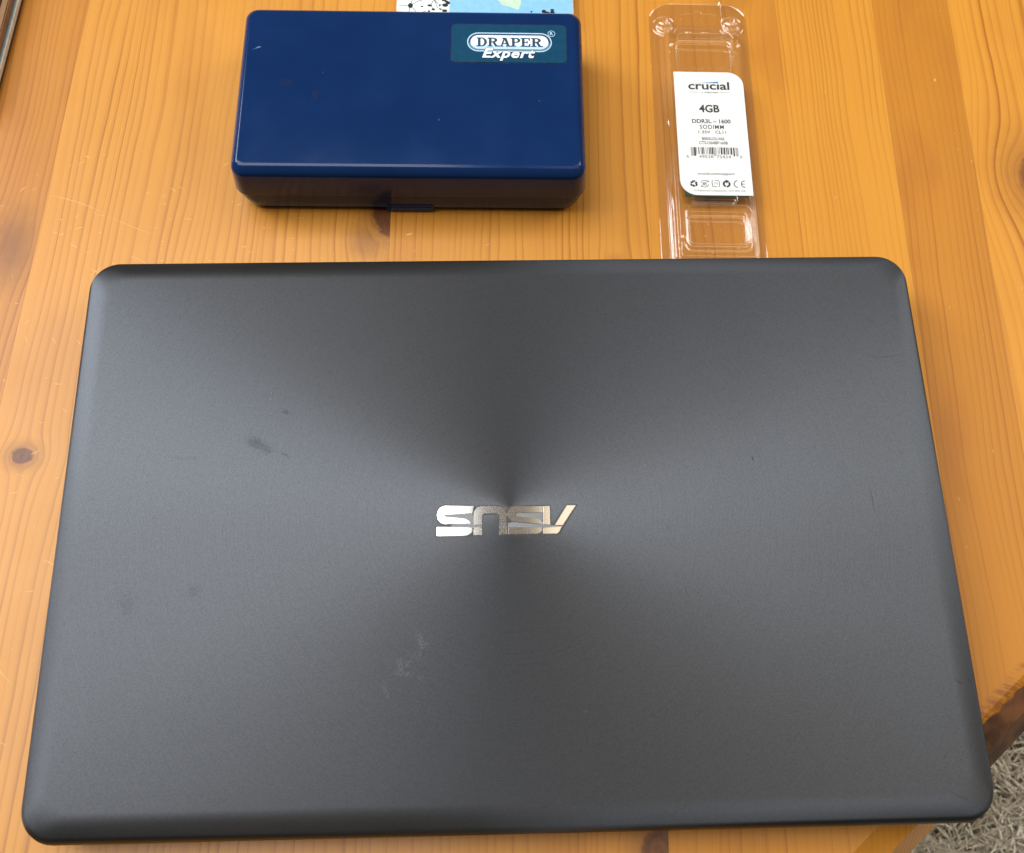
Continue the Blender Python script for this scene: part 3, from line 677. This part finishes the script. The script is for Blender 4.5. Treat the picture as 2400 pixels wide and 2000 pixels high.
mobj('conformity_mark', flat([mmp(q) for q in strip(arc(32.1, 6.4, 1.85, 90, 270), .45)] + [mmp(rect(30.3, 6.2, 31.9, 6.62))], ZP, .000001), blk, label)

# ------------------------------------------------------------------ clear plastic pack
pack = thing('blister_pack', 'clear plastic blister pack with two snap studs around the white label', 'packaging', (.08280, .28215, 0), AP); pack.scale = (1.0117, 1.030, 1)
def clear(name, k=2.5, tint=(.988, .988, .990), rough=.04):
    t = NT(name); t.n.remove(t.p)
    geo = t.n.new('ShaderNodeNewGeometry')
    cs = t.math('ABSOLUTE', t.vmath('DOT_PRODUCT', geo.outputs['Incoming'], geo.outputs['Normal']))
    f = t.math('MULTIPLY', t.math('ADD', .04, t.math('MULTIPLY', t.math('POWER', t.math('SUBTRACT', 1, cs), 5), .96)), k, clamp=True)
    tr = t.n.new('ShaderNodeBsdfTransparent'); tr.inputs[0].default_value = (*tint, 1)
    gl = t.n.new('ShaderNodeBsdfGlossy'); gl.inputs['Roughness'].default_value = rough; gl.inputs[0].default_value = (1, 1, 1, 1)
    mx = t.n.new('ShaderNodeMixShader'); t.put(mx.inputs[0], f)
    t.t.links.new(tr.outputs[0], mx.inputs[1]); t.t.links.new(gl.outputs[0], mx.inputs[2]); t.t.links.new(mx.outputs[0], t.out.inputs[0])
    return t.m
cm = clear('clear_plastic')
def outline_u(v):
    """left and right flange edge at height v (mm)"""
    top, bot = 12.0, -150.5; W_ = 52.3
    ins = 0.0
    if v > 0: ins = 13 * (1 - math.sqrt(max(0, 1 - (v / top) ** 2)))
    if v < bot + 4: ins = 4 - math.sqrt(max(0, 16 - (bot + 4 - v) ** 2))
    return ins, W_ - ins
def ss(x): x = np.clip(x, 0, 1); return x * x * (3 - 2 * x)
def sdrr(u, v, u0, u1, v0, v1, r):
    cx, cy, hx, hy = (u0 + u1) / 2, (v0 + v1) / 2, (u1 - u0) / 2, (v1 - v0) / 2
    qx, qy = np.abs(u - cx) - hx + r, np.abs(v - cy) - hy + r
    return np.hypot(np.maximum(qx, 0), np.maximum(qy, 0)) + np.minimum(np.maximum(qx, qy), 0) - r
def pack_mesh():
    nu, nv = 156, 440
    vs = np.concatenate([np.linspace(-150.5, 0, 400, endpoint=False), 12 * np.sin(np.linspace(0, np.pi / 2, nv - 400))])
    U = np.zeros((nv, nu)); V = np.repeat(vs[:, None], nu, 1)
    for k, v in enumerate(vs):
        a, b = outline_u(v); U[k] = np.linspace(a, b, nu)
    h = np.full_like(U, .55)
    d = sdrr(U, V, 4.4, 47.9, -146.5, -8.2, 5.0)
    h += 8.6 * ss(-d / 1.9) * (.52 + .48 * ss((U - 6.6) / 2.2))           # cavity with a stepped left wall
    h -= 3.6 * ss(-sdrr(U, V, 12.4, 42.2, -35.8, -14.8, 3.2) / 1.5)        # upper well
    h -= 4.6 * ss(-sdrr(U, V, 12.4, 43.2, -137.2, -117.6, 3.4) / 1.8)      # lower well
    h -= 1.6 * ss(-sdrr(U, V, 15.5, 37.5, -115.4, -111.2, 1.2) / 1.0)
    h += .9 * ss(-sdrr(U, V, 11.2, 44.5, -139.0, -116.2, 4.0) / .8) * (1 - ss(-sdrr(U, V, 12.0, 43.6, -138, -117.0, 3.6) / .8))
    for bx in (20.5, 29.5): h += 1.0 * np.exp(-(((U - bx) / 1.6) ** 2 + ((V + 6.9) / 1.2) ** 2))
    for bx, by in ((9.8, -21.5), (44.5, -21.5), (7.2, -108.5), (7.1, -62)): h += .8 * np.exp(-(((U - bx) / .8) ** 2 + ((V - by) / (4.0 if by < -50 else 1.4)) ** 2))
    for bx, by in ((8.0, -2.9), (43.8, -2.6)):
        r = np.hypot(U - bx, V - by)
        h = np.maximum(h, .55 + 4.2 * np.sqrt(np.clip(1 - (r / 4.3) ** 2, 0, 1)) ** .8)
        h -= 1.3 * ss((1.9 - r) / 1.2)
        h += .45 * np.exp(-((r - 6.2) / .35) ** 2)
    slot = np.minimum(sdrr(U, V, 16.7, 36.0, 1.2, 5.4, 2.0), np.hypot(U - 26.4, V - 4.6) - 2.6)
    h += .30 * np.exp(-(slot / .25) ** 2)                                   # die-cut hanging slot
    h += .9 * np.exp(-((U - 38.6 + (V - 12) * .08) / .45) ** 2) * ss((V + 4) / 3)        # creases in the header
    h += .35 * np.exp(-((U - 13.0) / .4) ** 2) * ss((V - 2) / 4)
    ed = np.minimum(np.minimum(U - U[:, :1], U[:, -1:] - U), np.minimum(V + 150.5, 12 - V))
    h += .40 * np.exp(-(ed / .45) ** 2)
    rsn = np.random.RandomState(2)
    for _ in range(60):                                                     # sharp little dents
        a, b, c = rsn.uniform(5, 47), rsn.choice([rsn.uniform(-144, -112), rsn.uniform(-40, -9)]), rsn.uniform(.35, .9)
        h += rsn.uniform(-.22, .22) * np.exp(-(((U - a) / c) ** 2 + ((V - b) / c / rsn.uniform(1, 2.5)) ** 2))
    for _ in range(14):                                                     # dimples in the moulding
        a, b, c = rsn.uniform(5, 47), rsn.uniform(-140, -10), rsn.uniform(.8, 2.5)
        h += rsn.uniform(-.12, .12) * np.exp(-(((U - a) / c) ** 2 + ((V - b) / c / 1.6) ** 2))
    vv = np.stack([U, V, h], 2).reshape(-1, 3) / 1000
    idx = np.arange(nu * nv).reshape(nv, nu)
    F = np.stack([idx[:-1, :-1], idx[:-1, 1:], idx[1:, 1:], idx[1:, :-1]], 2).reshape(-1, 4)
    return pydata(vv.tolist(), F.tolist(), 'shell')
fs = mobj('front_shell', pack_mesh(), cm, pack, 9)
bs = fs.copy(); bs.name = 'back_shell'; C.objects.link(bs); bs.parent = pack; bs.scale = (1, 1, .42); bs.location = (0, 0, 0)
_edge = [(outline_u(v)[0], v) for v in np.linspace(-150.5, 11.9, 60)] + [(outline_u(v)[1], v) for v in np.linspace(11.9, -150.5, 60)]
